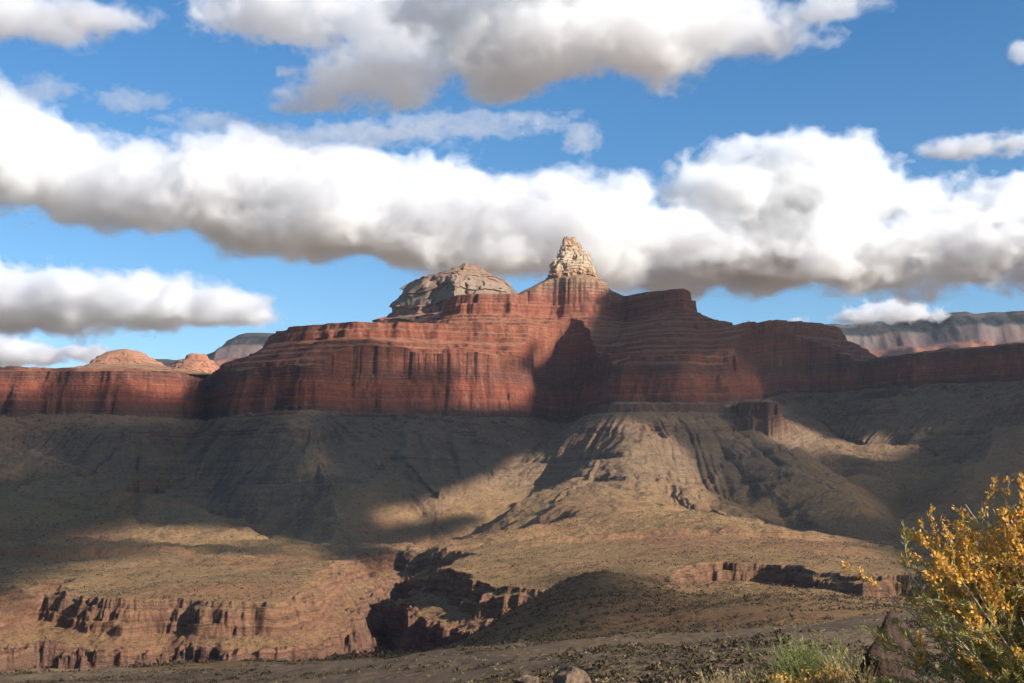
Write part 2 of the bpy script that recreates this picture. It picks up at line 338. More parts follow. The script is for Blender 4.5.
# ------------------------------------------------------------------ materials
class NT:
    def __init__(s, name):
        s.m = bpy.data.materials.new(name); s.m.use_nodes = True; s.t = s.m.node_tree; s.t.nodes.clear()
        s.out = s.t.nodes.new('ShaderNodeOutputMaterial')
    def n(s, typ, ins=None, **kw):
        x = s.t.nodes.new(typ)
        for k, v in kw.items(): setattr(x, k, v)
        for k, v in (ins or {}).items():
            if hasattr(v, 'is_output') or isinstance(v, bpy.types.NodeSocket): s.t.links.new(v, x.inputs[k])
            else: x.inputs[k].default_value = v
        return x
    def math(s, op, a, b=0.0, clamp=False):
        x = s.n('ShaderNodeMath', {0: a, 1: b}, operation=op); x.use_clamp = clamp; return x.outputs[0]
    def mix(s, f, a, b, mode='MIX'):
        x = s.n('ShaderNodeMix', data_type='RGBA', blend_type=mode); x.clamp_factor = True
        for i, v in ((0, f), (6, a), (7, b)):
            if isinstance(v, bpy.types.NodeSocket): s.t.links.new(v, x.inputs[i])
            else: x.inputs[i].default_value = (*v, 1) if isinstance(v, tuple) and len(v) == 3 else v
        return x.outputs[2]
    def ramp(s, f, stops, interp='LINEAR'):
        x = s.t.nodes.new('ShaderNodeValToRGB'); s.t.links.new(f, x.inputs[0]); e = x.color_ramp.elements
        x.color_ramp.interpolation = interp
        while len(e) < len(stops): e.new(0.5)
        for i, (p, c) in enumerate(stops):
            e[i].position = p; e[i].color = (*c, 1) if isinstance(c, tuple) else (c, c, c, 1)
        return x.outputs[0]
    def mr(s, v, a, b, c=0.0, d=1.0):
        return s.n('ShaderNodeMapRange', {0: v, 1: a, 2: b, 3: c, 4: d}).outputs[0]
    def noise(s, vec, scale, detail=4, rough=0.55, dist=0.0):
        return s.n('ShaderNodeTexNoise', {'Vector': vec, 'Scale': scale, 'Detail': detail, 'Roughness': rough, 'Distortion': dist}).outputs[0]
    def scalev(s, vec, sc):
        return s.n('ShaderNodeVectorMath', {0: vec, 1: sc}, operation='MULTIPLY').outputs[0]
    def finish(s, color, rough=0.95, bump=None, bdist=1.0, bstr=1.0, spec=0.1, **kw):
        p = s.n('ShaderNodeBsdfPrincipled', {'Base Color': color, 'Roughness': rough, 'Specular IOR Level': spec})
        for k, v in kw.items():
            p.inputs[k].default_value = v
        if bump is not None:
            b = s.n('ShaderNodeBump', {'Height': bump, 'Distance': bdist, 'Strength': bstr}); s.t.links.new(b.outputs[0], p.inputs['Normal'])
        s.t.links.new(p.outputs[0], s.out.inputs[0]); return s.m

def canyon_material():
    t = NT('canyon_rock_and_soil')
    pos = t.n('ShaderNodeNewGeometry').outputs['Position']
    at = lambda a: t.n('ShaderNodeAttribute', attribute_name=a).outputs['Fac']
    strat, rock = at('strat'), at('rock')
    big = t.noise(pos, 0.004, 4); mid = t.noise(pos, 0.02, 5, 0.6); fine = t.noise(pos, 0.11, 5, 0.65)
    streak = t.noise(t.scalev(pos, (0.04, 0.04, 0.014)), 1.0, 5, 0.6)
    # rock colours by bed
    zj = t.math('ADD', strat, t.math('MULTIPLY', t.math('SUBTRACT', mid, 0.5), 10.0))
    f = t.mr(zj, -300, 1300)
    S = lambda z: (z+300)/1600.0
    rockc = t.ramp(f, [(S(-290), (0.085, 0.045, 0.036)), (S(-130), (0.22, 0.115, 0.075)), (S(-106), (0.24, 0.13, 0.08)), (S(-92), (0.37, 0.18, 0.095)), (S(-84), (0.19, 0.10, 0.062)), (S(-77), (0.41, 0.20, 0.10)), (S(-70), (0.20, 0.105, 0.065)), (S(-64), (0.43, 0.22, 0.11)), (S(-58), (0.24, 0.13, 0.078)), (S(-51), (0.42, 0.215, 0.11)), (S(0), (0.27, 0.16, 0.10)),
                       (S(185), (0.27, 0.19, 0.11)), (S(300), (0.19, 0.09, 0.06)), (S(380), (0.10, 0.05, 0.04)), (S(412), (0.16, 0.06, 0.042)), (S(440), (0.25, 0.07, 0.04)), (S(510), (0.30, 0.085, 0.045)), (S(540), (0.20, 0.075, 0.05)),
                       (S(600), (0.30, 0.10, 0.055)), (S(690), (0.27, 0.085, 0.05)), (S(770), (0.36, 0.125, 0.065)), (S(800), (0.33, 0.11, 0.065)), (S(870), (0.36, 0.12, 0.07)), (S(940), (0.38, 0.14, 0.085)),
                       (S(985), (0.36, 0.21, 0.13)), (S(1040), (0.42, 0.26, 0.16))])
    wf = t.n('ShaderNodeCombineXYZ', {0: t.math('MULTIPLY', big, 3.0), 1: 0.0, 2: t.math('MULTIPLY', strat, 0.10)}).outputs[0]
    beds = t.noise(wf, 1.0, 4, 0.75)
    wf2 = t.n('ShaderNodeCombineXYZ', {0: t.math('MULTIPLY', mid, 3.0), 1: t.math('MULTIPLY', big, 2.0), 2: t.math('MULTIPLY', strat, 0.33)}).outputs[0]
    beds2 = t.noise(wf2, 1.0, 3, 0.7)
    rockc = t.mix(t.math('MULTIPLY', t.mr(beds, 0.44, 0.60), 0.75), rockc, t.mix(0.62, rockc, (0.045, 0.025, 0.025)))
    rockc = t.mix(t.mr(beds2, 0.52, 0.60, 0, 0.7), rockc, t.mix(0.6, rockc, (0.03, 0.02, 0.018)))
    rockc = t.mix(t.mr(beds, 0.60, 0.66, 0, 0.6), rockc, (0.40, 0.23, 0.15))
    rockc = t.mix(t.mr(streak, 0.55, 0.70, 0, 0.75), rockc, (0.10, 0.045, 0.037))
    rockc = t.mix(t.mr(streak, 0.28, 0.42, 0.55, 0), rockc, (0.33, 0.20, 0.14))
    # soil and scrub
    darkhill = t.n('ShaderNodeTexNoise', {'Vector': pos, 'Scale': 0.006, 'Detail': 3}).outputs[0]
    low = t.mix(t.mr(big, 0.35, 0.62), (0.37, 0.218, 0.098), (0.295, 0.178, 0.08))
    talus = t.mix(t.mr(mid, 0.35, 0.65), (0.285, 0.18, 0.098), (0.215, 0.132, 0.078))
    soil = t.mix(t.mr(strat, 0, 160), low, talus)
    sup = t.mix(t.mr(mid, 0.4, 0.62), (0.38, 0.17, 0.09), (0.34, 0.16, 0.085))
    soil = t.mix(t.mr(strat, 500, 560), soil, sup)
    soil = t.mix(t.mr(strat, 940, 960), soil, t.mix(t.mr(fine, 0.45, 0.6), (0.36, 0.24, 0.12), (0.22, 0.19, 0.10)))
    redsoil = t.mr(t.noise(pos, 0.0022, 3), 0.50, 0.62, 0, 0.55)
    soil = t.mix(t.math('MULTIPLY', redsoil, t.mr(strat, 60, -20)), soil, (0.32, 0.145, 0.075))
    scrub = t.n('ShaderNodeTexVoronoi', {'Vector': t.scalev(pos, (1, 1, 0.4)), 'Scale': 0.16}).outputs['Distance']
    sp = t.math('MULTIPLY', t.mr(scrub, 0.34, 0.18), t.mr(fine, 0.36, 0.50))
    soil = t.mix(t.math('MULTIPLY', sp, 0.9), soil, (0.082, 0.06, 0.042))
    scr2 = t.noise(pos, 0.35, 4, 0.7)
    soil = t.mix(t.mr(scr2, 0.5, 0.68, 0, 0.5), soil, (0.13, 0.092, 0.055))
    nz = t.n('ShaderNodeSeparateXYZ', {0: t.n('ShaderNodeNewGeometry').outputs['True Normal']}).outputs[2]
    steep = t.mr(t.math('ADD', nz, t.math('MULTIPLY', t.math('SUBTRACT', fine, 0.5), 0.35)), 0.80, 0.62)
    k = t.math('MAXIMUM', t.math('MULTIPLY', steep, t.mr(strat, -60, -54, 1.0, 0.85)), t.math('MULTIPLY', rock, t.mr(nz, 0.9, 0.72)), clamp=True)
    k = t.math('MAXIMUM', k, t.math('MULTIPLY', steep, t.mr(strat, 360, 390)), clamp=True)
    c = t.mix(k, soil, rockc)
    c = t.mix(t.mr(t.noise(pos, 0.06, 7, 0.8), 0.52, 0.64, 0, 0.6), c, t.mix(0.65, c, (0.03, 0.022, 0.018)))
    bump = t.math('ADD', t.math('MULTIPLY', t.noise(pos, 0.05, 8, 0.76), 14.0), t.math('MULTIPLY', t.math('MULTIPLY', t.math('ADD', beds, streak), k), 9.0))
    return t.finish(c, bump=bump, bdist=1.0, bstr=0.9)
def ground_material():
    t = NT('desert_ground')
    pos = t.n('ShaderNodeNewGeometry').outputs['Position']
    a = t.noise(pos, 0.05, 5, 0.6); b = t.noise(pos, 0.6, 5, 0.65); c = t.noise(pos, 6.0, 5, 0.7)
    base = t.mix(t.mr(a, 0.38, 0.62), (0.14, 0.09, 0.052), (0.21, 0.14, 0.075))  # ground tone lowered, shade of the near bank put into the colour
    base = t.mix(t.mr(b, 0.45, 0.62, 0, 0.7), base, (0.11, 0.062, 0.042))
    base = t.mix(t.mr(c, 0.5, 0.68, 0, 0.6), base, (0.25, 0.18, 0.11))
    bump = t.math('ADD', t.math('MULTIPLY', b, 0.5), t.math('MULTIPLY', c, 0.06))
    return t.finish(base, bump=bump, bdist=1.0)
M_CANYON = canyon_material(); M_GROUND = ground_material()

# ------------------------------------------------------------------ terrain sheet (polar grid, finer where the frame looks)
DET = 1.0
tt = np.concatenate([np.arange(-0.95, -0.42, 0.02), np.arange(-0.42, 0.42, 0.00074/DET), np.arange(0.42, 0.96, 0.02)])
def seg(a, b, s): return np.arange(a, b, s/DET)
rows = np.concatenate([np.geomspace(1.5, 60, 150)[:-1], np.geomspace(60, 400, 200)[:-1], seg(400, 1320, 7), seg(1320, 1560, 4), seg(1560, 1900, 2), seg(1900, 2120, 3), seg(2120, 2920, 5), seg(2920, 4000, 10), seg(4000, 5100, 6), seg(5100, 5200, 4), seg(5200, 6200, 2), seg(6200, 6400, 5), seg(6400, 7000, 15), np.geomspace(7000, 40000, 30)])
TT, YY = np.meshgrid(tt, rows); XX = TT*YY
Z, ST, CV, RK = height(XX, YY)
far = sstep(YY, 7200, 8000); Z = Z*(1-far)+far*430
NR, NC = XX.shape
idx = np.arange(NR*NC).reshape(NR, NC)
quads = np.stack([idx[:-1, :-1], idx[:-1, 1:], idx[1:, 1:], idx[1:, :-1]], -1).reshape(-1, 4)
V = np.stack([XX, YY, Z], -1).reshape(-1, 3)
qy = YY[:-1, :-1].ravel(); qst = ST[:-1, :-1].ravel(); qcv = CV[:-1, :-1].ravel(); qx = XX[:-1, :-1].ravel()
at = {'strat': ST.ravel(), 'rock': RK.ravel(), 'carve': CV.ravel()}
isnear = qy < 400; ishill = (~isnear) & (qy < 1190)
ismesa = (qy > 2700) & (qst > 352); isgorge = (qcv > 0.5) & ~ismesa & ~isnear & ~ishill
isplat = (qy < 3400) & ~(isnear | ishill | ismesa | isgorge)
istal = ~(isnear | ishill | ismesa | isgorge | isplat)
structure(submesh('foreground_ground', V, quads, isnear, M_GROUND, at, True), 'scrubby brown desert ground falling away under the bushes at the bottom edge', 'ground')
structure(submesh('hill', V, quads, ishill, M_CANYON, at, True), 'smooth dark conical hill in front of the red gorge', 'hill')
structure(submesh('gorge_cliffs', V, quads, isgorge, M_CANYON, at), 'ledgy brown cliffs and dark slot of the inner gorge', 'cliffs')
structure(submesh('plateau', V, quads, isplat, M_CANYON, at, True), 'rolling tan scrub plateau above the inner gorge', 'plateau')
structure(submesh('talus_slopes', V, quads, istal, M_CANYON, at, True), 'grey brown gullied slopes spreading out under the red cliffs', 'slope')
structure(submesh('mesa', V, quads, ismesa, M_CANYON, at), 'long red stepped mesa with a sheer red cliff band', 'mesa')
# ------------------------------------------------------------------ spire, buttes and far rims
def rock_material(name, stops, z0, z1, cstreak, cpatch, scale=1.0):
    t = NT(name)
    pos = t.n('ShaderNodeNewGeometry').outputs['Position']
    z = t.n('ShaderNodeSeparateXYZ', {0: pos}).outputs[2]
    mid = t.noise(pos, 0.018*scale, 5, 0.6); fine = t.noise(pos, 0.1*scale, 5, 0.7)
    streak = t.noise(t.scalev(pos, (0.05*scale, 0.05*scale, 0.008*scale)), 1.0, 4, 0.6)
    zj = t.math('ADD', z, t.math('MULTIPLY', t.math('SUBTRACT', mid, 0.5), 0.06*(z1-z0)))
    c = t.ramp(t.mr(zj, z0, z1), stops)
    bed = t.noise(t.n('ShaderNodeCombineXYZ', {0: t.math('MULTIPLY', mid, 2.0), 1: 0.0, 2: t.math('MULTIPLY', z, 0.1*scale)}).outputs[0], 1.0, 4, 0.75)
    c = t.mix(t.mr(bed, 0.5, 0.68, 0, 0.45), c, cstreak)
    c = t.mix(t.mr(streak, 0.52, 0.7, 0, 0.6), c, cstreak)
    c = t.mix(t.mr(fine, 0.5, 0.66, 0, 0.5), c, cpatch)
    nz = t.n('ShaderNodeSeparateXYZ', {0: t.n('ShaderNodeNewGeometry').outputs['True Normal']}).outputs[2]
    c = t.mix(t.math('MULTIPLY', t.mr(nz, 0.5, 0.8), 0.6), c, cpatch)
    b = t.math('ADD', t.math('MULTIPLY', fine, 5.0/scale), t.math('MULTIPLY', bed, 8.0/scale))
    return t.finish(c, bump=b, bdist=1.0, bstr=0.9)
M_SPIRE = rock_material('cream_sandstone', [(0, (0.40, 0.20, 0.12)), (0.25, (0.50, 0.36, 0.24)), (0.6, (0.56, 0.42, 0.28)), (0.85, (0.46, 0.29, 0.18)), (1, (0.44, 0.25, 0.15))], 1040, 1220, (0.25, 0.14, 0.10), (0.30, 0.25, 0.17), 2.2)
M_BRAHMA = rock_material('pale_butte_rock', [(0, (0.30, 0.13, 0.08)), (0.2, (0.24, 0.18, 0.13)), (0.5, (0.29, 0.20, 0.14)), (0.7, (0.31, 0.17, 0.11)), (1, (0.33, 0.15, 0.09))], 1040, 1380, (0.12, 0.075, 0.06), (0.24, 0.17, 0.12), 1.1)
M_REDBUTTE = rock_material('red_butte_rock', [(0, (0.36, 0.17, 0.09)), (0.5, (0.40, 0.18, 0.10)), (1, (0.36, 0.13, 0.07))], 600, 1000, (0.24, 0.09, 0.06), (0.34, 0.20, 0.12), 0.9)

def cyl_rock(name, cpx, Y, sil, mat, seed, amp, depth=1.0, nth=420, nz=260, lump=1.0, se=0.92, crag=1.0):
    """rock stack: sil = [(py, left px, right px)] from the foot up; real round body with crags"""
    sil = sorted(sil, key=lambda s: -s[0])
    zs = np.array([PZ(s[0], Y) for s in sil]); l = np.array([PX(s[1], Y, z) for s, z in zip(sil, zs)]); r = np.array([PX(s[2], Y, z) for s, z in zip(sil, zs)])
    z = np.linspace(zs[0], zs[-1], nz); L = np.interp(z, zs, l); Rr = np.interp(z, zs, r)
    th = np.linspace(0, 2*np.pi, nth, endpoint=False)
    TH, ZZ = np.meshgrid(th, z); cx = ((L+Rr)/2)[:, None]; a = ((Rr-L)/2)[:, None]
    w0 = (r[0]-l[0])/2; a0 = a/w0
    ux = np.sign(np.cos(TH))*np.abs(np.cos(TH))**se; uy = np.sign(np.sin(TH))*np.abs(np.sin(TH))**se
    h = zs[-1]-zs[0]; s_ = w0
    bx, by, bz = np.cos(TH)*a/s_, np.sin(TH)*a/s_, (ZZ-zs[0])/s_        # 3D rock noise on the body itself
    n1 = fbm3(bx*1.5+seed, by*1.5, bz*1.1, 3, seed)*0.5*lump
    n2 = fbm3(bx*4, by*4+seed, bz*2.6, 4, seed+3, 0.6)*0.42
    n4 = (np.abs(fbm3(bx*3+9, by*3, bz*0.9, 3, seed+5))*-1.0+0.2)*0.7
    q = np.round((n2+n4)*6)/6                                             # broken, blocky faces
    led = fbm3(bx*0.6, by*0.6, bz*9, 3, seed+7)*0.16
    saw = bz*7+fbm3(bx*2, by*2, bz, 2, seed+8)*1.2; led = led+(0.5-(saw-np.floor(saw)))*(0.07 if crag == 1.0 else 0.14)
    rad = a*(1+amp*(n1+crag*(0.5*(n2+n4)+0.5*q)+led)*(0.75+0.25*np.abs(np.sin(TH))))+s_*amp*0.10*n2
    x = cx+rad*ux; y = Y+rad*uy*depth
    zz = ZZ+fbm(bx*6+3, by*6, 3, seed+3)*h*0.07*np.clip((ZZ-zs[0])/h, 0, 1)
    V = np.concatenate([np.stack([x, y, zz], -1).reshape(-1, 3), [[cx[-1, 0], Y, zz[-1].mean()+h*0.004]]])
    i = np.arange(nz*nth).reshape(nz, nth); j = np.roll(i, -1, 1)
    q = np.stack([i[:-1], j[:-1], j[1:], i[1:]], -1).reshape(-1, 4)
    top = np.full(nth, nz*nth); cap = np.stack([i[-1], j[-1], top, top], -1)
    me = bpy.data.meshes.new(name)
    me.from_pydata(V.tolist(), [], q.tolist()+[(int(c[0]), int(c[1]), int(c[2])) for c in cap]); me.materials.append(mat)
    return link(bpy.data.objects.new(name, me))
structure(cyl_rock('temple_spire', 572, 6205, [(282, 545, 601), (277, 546, 599), (276, 548, 597), (268, 549, 594), (264, 550, 592), (258, 555, 590), (252, 558, 585.5), (247, 559.5, 584), (246, 561, 582), (243, 562, 577), (240, 563, 576.5), (238.4, 564, 575)], M_SPIRE, 5, 0.62, 0.8),
          'cream and tan rock spire standing alone on top of the red mesa', 'rock spire')
structure(cyl_rock('pale_butte', 455, 7500, [(340, 352, 560), (324, 372, 538), (318, 387, 528), (312, 390, 524), (303, 392, 521), (296, 397, 517), (291, 401, 514), (285, 409, 509), (281, 413, 503), (278, 424, 495), (275, 438, 490), (271, 445, 483), (268, 449, 478), (265, 455, 474), (263, 459, 470), (262, 461, 468)], M_BRAHMA, 31, 0.50, 0.8, 640, 300, 0.2, 1.6, 1.5),
          'pale grey and red pyramid butte behind the left of the mesa', 'butte')
structure(cyl_rock('red_butte', 122, 6500, [(380, 40, 240), (371, 70, 190), (368, 84, 168), (365, 90, 160), (362, 91, 157), (361, 94, 154), (358, 96, 152), (357, 100, 148), (353, 107, 145), (352.3, 110, 142), (351, 114, 139)], M_REDBUTTE, 51, 0.28, 0.8, 420, 200),
          'sunlit orange layered butte above the left cliff wall', 'butte')
structure(cyl_rock('red_butte', 194, 8200, [(380, 150, 240), (374, 164, 222), (370, 168, 219), (366, 171, 217), (364, 175, 214), (361, 178, 212), (360, 184, 208), (356, 186, 206), (354.5, 189, 204)], M_REDBUTTE, 57, 0.35, 0.8, 300, 160),
          'small stepped red butte between the notch and the orange butte', 'butte')

def far_rim(name, sky_pts, Y, zfoot, mat, seed, label, run=3600):
    """long rim wall: flat top, wooded slope, pale cliff, red slopes; gullied in plan"""
    xs = np.array([PX(p, Y, PZ(q, Y)) for p, q in sky_pts]); zt = np.array([PZ(q, Y) for p, q in sky_pts])
    X = np.arange(xs[0], xs[-1], 22.0)
    prof = [(-2500, 0.0, 1.0), (-30, 0.0, 1.0)]
    s = np.concatenate([[-0.6, -0.02], np.linspace(0, 1, 110)])
    XX, S = np.meshgrid(X, s); top = (np.interp(X, xs, zt)+fbm(X/500, X*0, 4, seed+40)*22)[None, :]
    drop = np.interp(S, [-0.6, 0, 0.03, 0.28, 0.30, 0.36, 0.50, 0.53, 0.60, 1.0], [0, 0, 0.03, 0.17, 0.20, 0.33, 0.38, 0.44, 0.5, 1.0])
    h = top-zfoot
    off = fbm(XX/4000, S*0.6+seed, 4, seed)*1800 + fbm(XX/900+S*0.4, S*1.5+seed, 4, seed+4)*250
    yy = Y - S*run + off - 100
    zz = top - drop*h + fbm(XX/260, S*7, 5, seed+8)*40*np.clip(S*6, 0.12, 1)
    V = np.stack([XX, yy, zz], -1).reshape(-1, 3); nr, nc = XX.shape
    i = np.arange(nr*nc).reshape(nr, nc)
    q = np.stack([i[:-1, :-1], i[1:, :-1], i[1:, 1:], i[:-1, 1:]], -1).reshape(-1, 4)
    return structure(mesh_np(name, V, q, mat, {'drop': np.broadcast_to(drop, XX.shape).ravel()}), label, 'canyon rim')
def rim_material():
    t = NT('far_rim_rock')
    pos = t.n('ShaderNodeNewGeometry').outputs['Position']
    d = t.n('ShaderNodeAttribute', attribute_name='drop').outputs['Fac']
    m = t.noise(pos, 0.0012, 5, 0.6); f = t.noise(pos, 0.006, 6, 0.7)
    d2 = t.math('ADD', d, t.math('MULTIPLY', t.math('SUBTRACT', f, 0.5), 0.05))
    c = t.ramp(d2, [(0.0, (0.028, 0.034, 0.034)), (0.03, (0.08, 0.07, 0.06)), (0.06, (0.028, 0.034, 0.034)), (0.16, (0.035, 0.04, 0.04)), (0.19, (0.145, 0.11, 0.10)), (0.32, (0.15, 0.10, 0.09)), (0.36, (0.26, 0.11, 0.07)), (1.0, (0.26, 0.12, 0.08))])
    c = t.mix(t.mr(m, 0.5, 0.65, 0, 0.5), c, (0.12, 0.08, 0.065))
    c = t.mix(t.mr(f, 0.52, 0.68, 0, 0.6), c, (0.08, 0.07, 0.05))
    return t.finish(c, bump=t.math('MULTIPLY', f, 40.0), bdist=1.0, bstr=0.8)
M_RIM = rim_material()
far_rim('canyon_rim', [(60, 372), (140, 362), (152, 358.5), (163, 358), (172, 359), (200, 352), (208, 349), (215, 345), (222, 337.5), (234, 332), (246, 330.5), (262, 330.5), (285, 331.5), (340, 333), (420, 333)], 35000, 2200, M_RIM, 71,
        'distant blue grey canyon rim at the left horizon')
far_rim('canyon_rim', [(700, 330), (800, 328), (840, 324.5), (862, 323), (885, 320.5), (905, 321), (925, 318), (940, 317), (955, 316.5), (962, 319), (985, 316.5), (1030, 315.5), (1130, 316), (1250, 320)], 34000, 2200, M_RIM, 93,
        'long distant blue and pink canyon rim at the right horizon')
# ------------------------------------------------------------------ clouds: real bodies of vapour beyond the canyon
def cloud_material(name, dens):
    t = NT(name); v = t.n('ShaderNodeVolumeScatter', {'Color': (1, 1, 1, 1), 'Density': dens, 'Anisotropy': 0.25})
    t.t.links.new(v.outputs[0], t.out.inputs['Volume']); return t.m
M_CLOUD = [cloud_material('cloud_edge_vapour', 0.0010), cloud_material('cloud_vapour', 0.0020), cloud_material('cloud_core_vapour', 0.0048)]
M_WISP = [cloud_material('veil_vapour', 0.0007), cloud_material('veil_core_vapour', 0.0012)]
def cloud(label, Y, blobs, vox, seed, mat=None, amp=0.55, deep=1.0, flat=None, group='clouds in the sky'):
    E = []
    for b in blobs:
        px, py, rx, ry = b[:4]; y = Y+(b[4] if len(b) > 4 else 0)
        d = y*CP+PZ(py, y)*SP
        E.append((PX(px, y, PZ(py, y)), y, PZ(py, y), rx/F*d, (0.55*rx+0.75*ry)/F*d*deep, ry/F*d))
    E = np.array(E); lo = (E[:, :3]-E[:, 3:]*1.45).min(0)-vox*2; hi = (E[:, :3]+E[:, 3:]*1.45).max(0)+vox*2
    n = np.ceil((hi-lo)/vox).astype(int)+1
    x, y, z = [lo[k]+np.arange(n[k])*vox for k in range(3)]
    x, y, z = [a.astype(np.float32) for a in (x, y, z)]
    g = np.full(tuple(n), 0.0, np.float32)
    kk = 5.0
    for cx, cy_, cz_, rx, ry, rz in E:          # smooth union of puffs
        i0 = [max(0, int((c-r*1.5-l)/vox)) for c, r, l in zip((cx, cy_, cz_), (rx, ry, rz), lo)]
        i1 = [int((c+r*1.5-l)/vox)+2 for c, r, l in zip((cx, cy_, cz_), (rx, ry, rz), lo)]
        sl_ = tuple(slice(a, b) for a, b in zip(i0, i1))
        xx, yy, zz = x[sl_[0]][:, None, None], y[sl_[1]][None, :, None], z[sl_[2]][None, None, :]
        dz = (zz-cz_)/rz; dz = np.where(dz < 0, dz*1.25, dz)
        q = np.sqrt(((xx-cx)/rx)**2+((yy-cy_)/ry)**2+dz**2)
        g[sl_] += np.exp(np.clip(kk*(1-q), -8, 8))
    f = np.log(g+1e-4)/kk
    m = np.argwhere(f > -1.1*amp-0.15); a, b, c = m.T
    P = [x[a], y[b], z[c]]
    S_ = np.median(E[:, 5])*1.0
    u, v, w = P[0]/S_, P[1]/S_, P[2]/S_
    w1 = fbm3(u*0.9, v*0.9, w*0.9, 2, seed+9)*0.35
    nz = fbm3(u*0.8+w1, v*0.8+w1, w*1.1, 6, seed, 0.62)
    bil = 1-np.abs(fbm3(u*1.7+4, v*1.7, w*2.0+w1, 4, seed+20, 0.5))*3.2
    out = np.full(f.shape, -1.0, np.float32)
    out[a, b, c] = f[a, b, c]+nz*amp*1.75+fbm3(u*0.35, v*0.35, w*0.5, 2, seed+40)*0.5+bil*amp*0.46-0.11
    mats = mat or M_CLOUD; VV = []; QQ = []; MI = []; k0 = 0
    for i, iso in enumerate((-0.04, 0.10, 0.26)[:len(mats)]):      # thin edge, body, dense core
        V, Q = surface_nets(out-iso, lo, vox)
        VV.append(V); QQ.append(Q+k0); MI.append(np.full(len(Q), i, np.int32)); k0 += len(V)
    o = mesh_np('cloud', np.concatenate(VV), np.concatenate(QQ), None, None, True)
    for m_ in mats: o.data.materials.append(m_)
    o.data.polygons.foreach_set('material_index', np.concatenate(MI))
    return tag(o, label, 'cloud', None, group)
cloud('long grey white cloud bank stretching from the left edge to behind the spire', 15000,
      [(-60, 150, 90, 50), (20, 160, 80, 50), (90, 172, 80, 45), (170, 184, 90, 42), (250, 196, 85, 42), (320, 205, 80, 42), (400, 214, 85, 42), (480, 222, 75, 42), (545, 228, 75, 42), (610, 232, 75, 40), (660, 238, 70, 36),
       (330, 232, 80, 30), (420, 244, 90, 26), (510, 260, 90, 24), (600, 266, 80, 24), (150, 205, 70, 30), (250, 222, 70, 28),
       (5, 130, 50, 20), (60, 145, 45, 18), (220, 150, 60, 14), (330, 160, 55, 12), (470, 190, 34, 24), (550, 190, 36, 20), (630, 196, 36, 20)], 27, 1)
cloud('huge bright cumulus with a dark lump on the right above the mesa', 19000,
      [(800, 190, 80, 42), (760, 180, 60, 34), (722, 195, 50, 34, -900), (850, 185, 60, 34), (900, 200, 60, 30), (640, 262, 100, 28), (740, 258, 120, 36), (850, 258, 120, 38), (960, 262, 90, 36), (1050, 250, 90, 45), (950, 222, 40, 22), (1010, 215, 50, 26), (1120, 240, 90, 60)], 32, 2)
cloud('broad white cloud cut by the top edge right of centre', 9500,
      [(545, 45, 90, 42), (630, 42, 100, 36), (730, 28, 100, 26), (820, 12, 60, 12), (490, 62, 60, 28), (470, 15, 70, 30), (600, -20, 160, 40)], 18, 3)
cloud('ragged greyish cloud at the top left of the broad one', 10500,
      [(350, 82, 50, 26), (320, 100, 40, 14), (400, 80, 50, 20), (290, 18, 85, 22), (370, 20, 70, 26), (400, 45, 40, 20)], 18, 4, amp=0.75)
cloud('soft white cloud in the top left corner', 9000, [(20, 18, 75, 20), (95, 22, 55, 15), (-60, 10, 80, 30)], 24, 5)
cloud('small faint puff by the left edge below the corner cloud', 10500, [(50, 90, 32, 9), (10, 96, 30, 9)], 18, 6, M_WISP, 0.8)
cloud('small faint puff between two larger clouds at upper left', 10500, [(125, 102, 28, 11), (150, 100, 20, 8), (205, 122, 40, 7)], 18, 7, M_WISP, 0.8)
cloud('thin streaky veil above the long bank near the centre', 12000, [(300, 140, 70, 7), (380, 135, 60, 9), (470, 126, 70, 7), (545, 120, 40, 4)], 22, 8, M_WISP, 0.75)
cloud('tiny torn wisp in the blue left of the big cumulus', 12000, [(583, 140, 15, 14), (575, 150, 10, 6)], 18, 9, M_WISP, 0.9)
cloud('low flat grey cloud over the left horizon', 22000, [(-40, 305, 90, 32), (50, 303, 90, 30), (130, 305, 80, 26), (200, 312, 60, 17), (245, 318, 34, 8)], 60, 10)
cloud('pale cloud strip just above the left cliff wall', 26000, [(20, 355, 60, 12), (-40, 352, 60, 18), (70, 352, 40, 6)], 60, 11)
cloud('flat white cloud at the right edge above the big bank', 14000, [(985, 146, 36, 13), (1015, 142, 26, 12), (950, 152, 30, 9)], 26, 12)
cloud('small bright white cloud sitting on the right horizon rim', 26000, [(895, 312, 40, 11), (865, 318, 32, 8), (925, 316, 26, 7)], 44, 13)
cloud('tiny white puff on the horizon left of the bright small cloud', 26000, [(797, 320, 9, 4)], 26, 14)
cloud('tiny white puff touching the right edge near the top', 9500, [(1022, 52, 13, 12)], 14, 15)
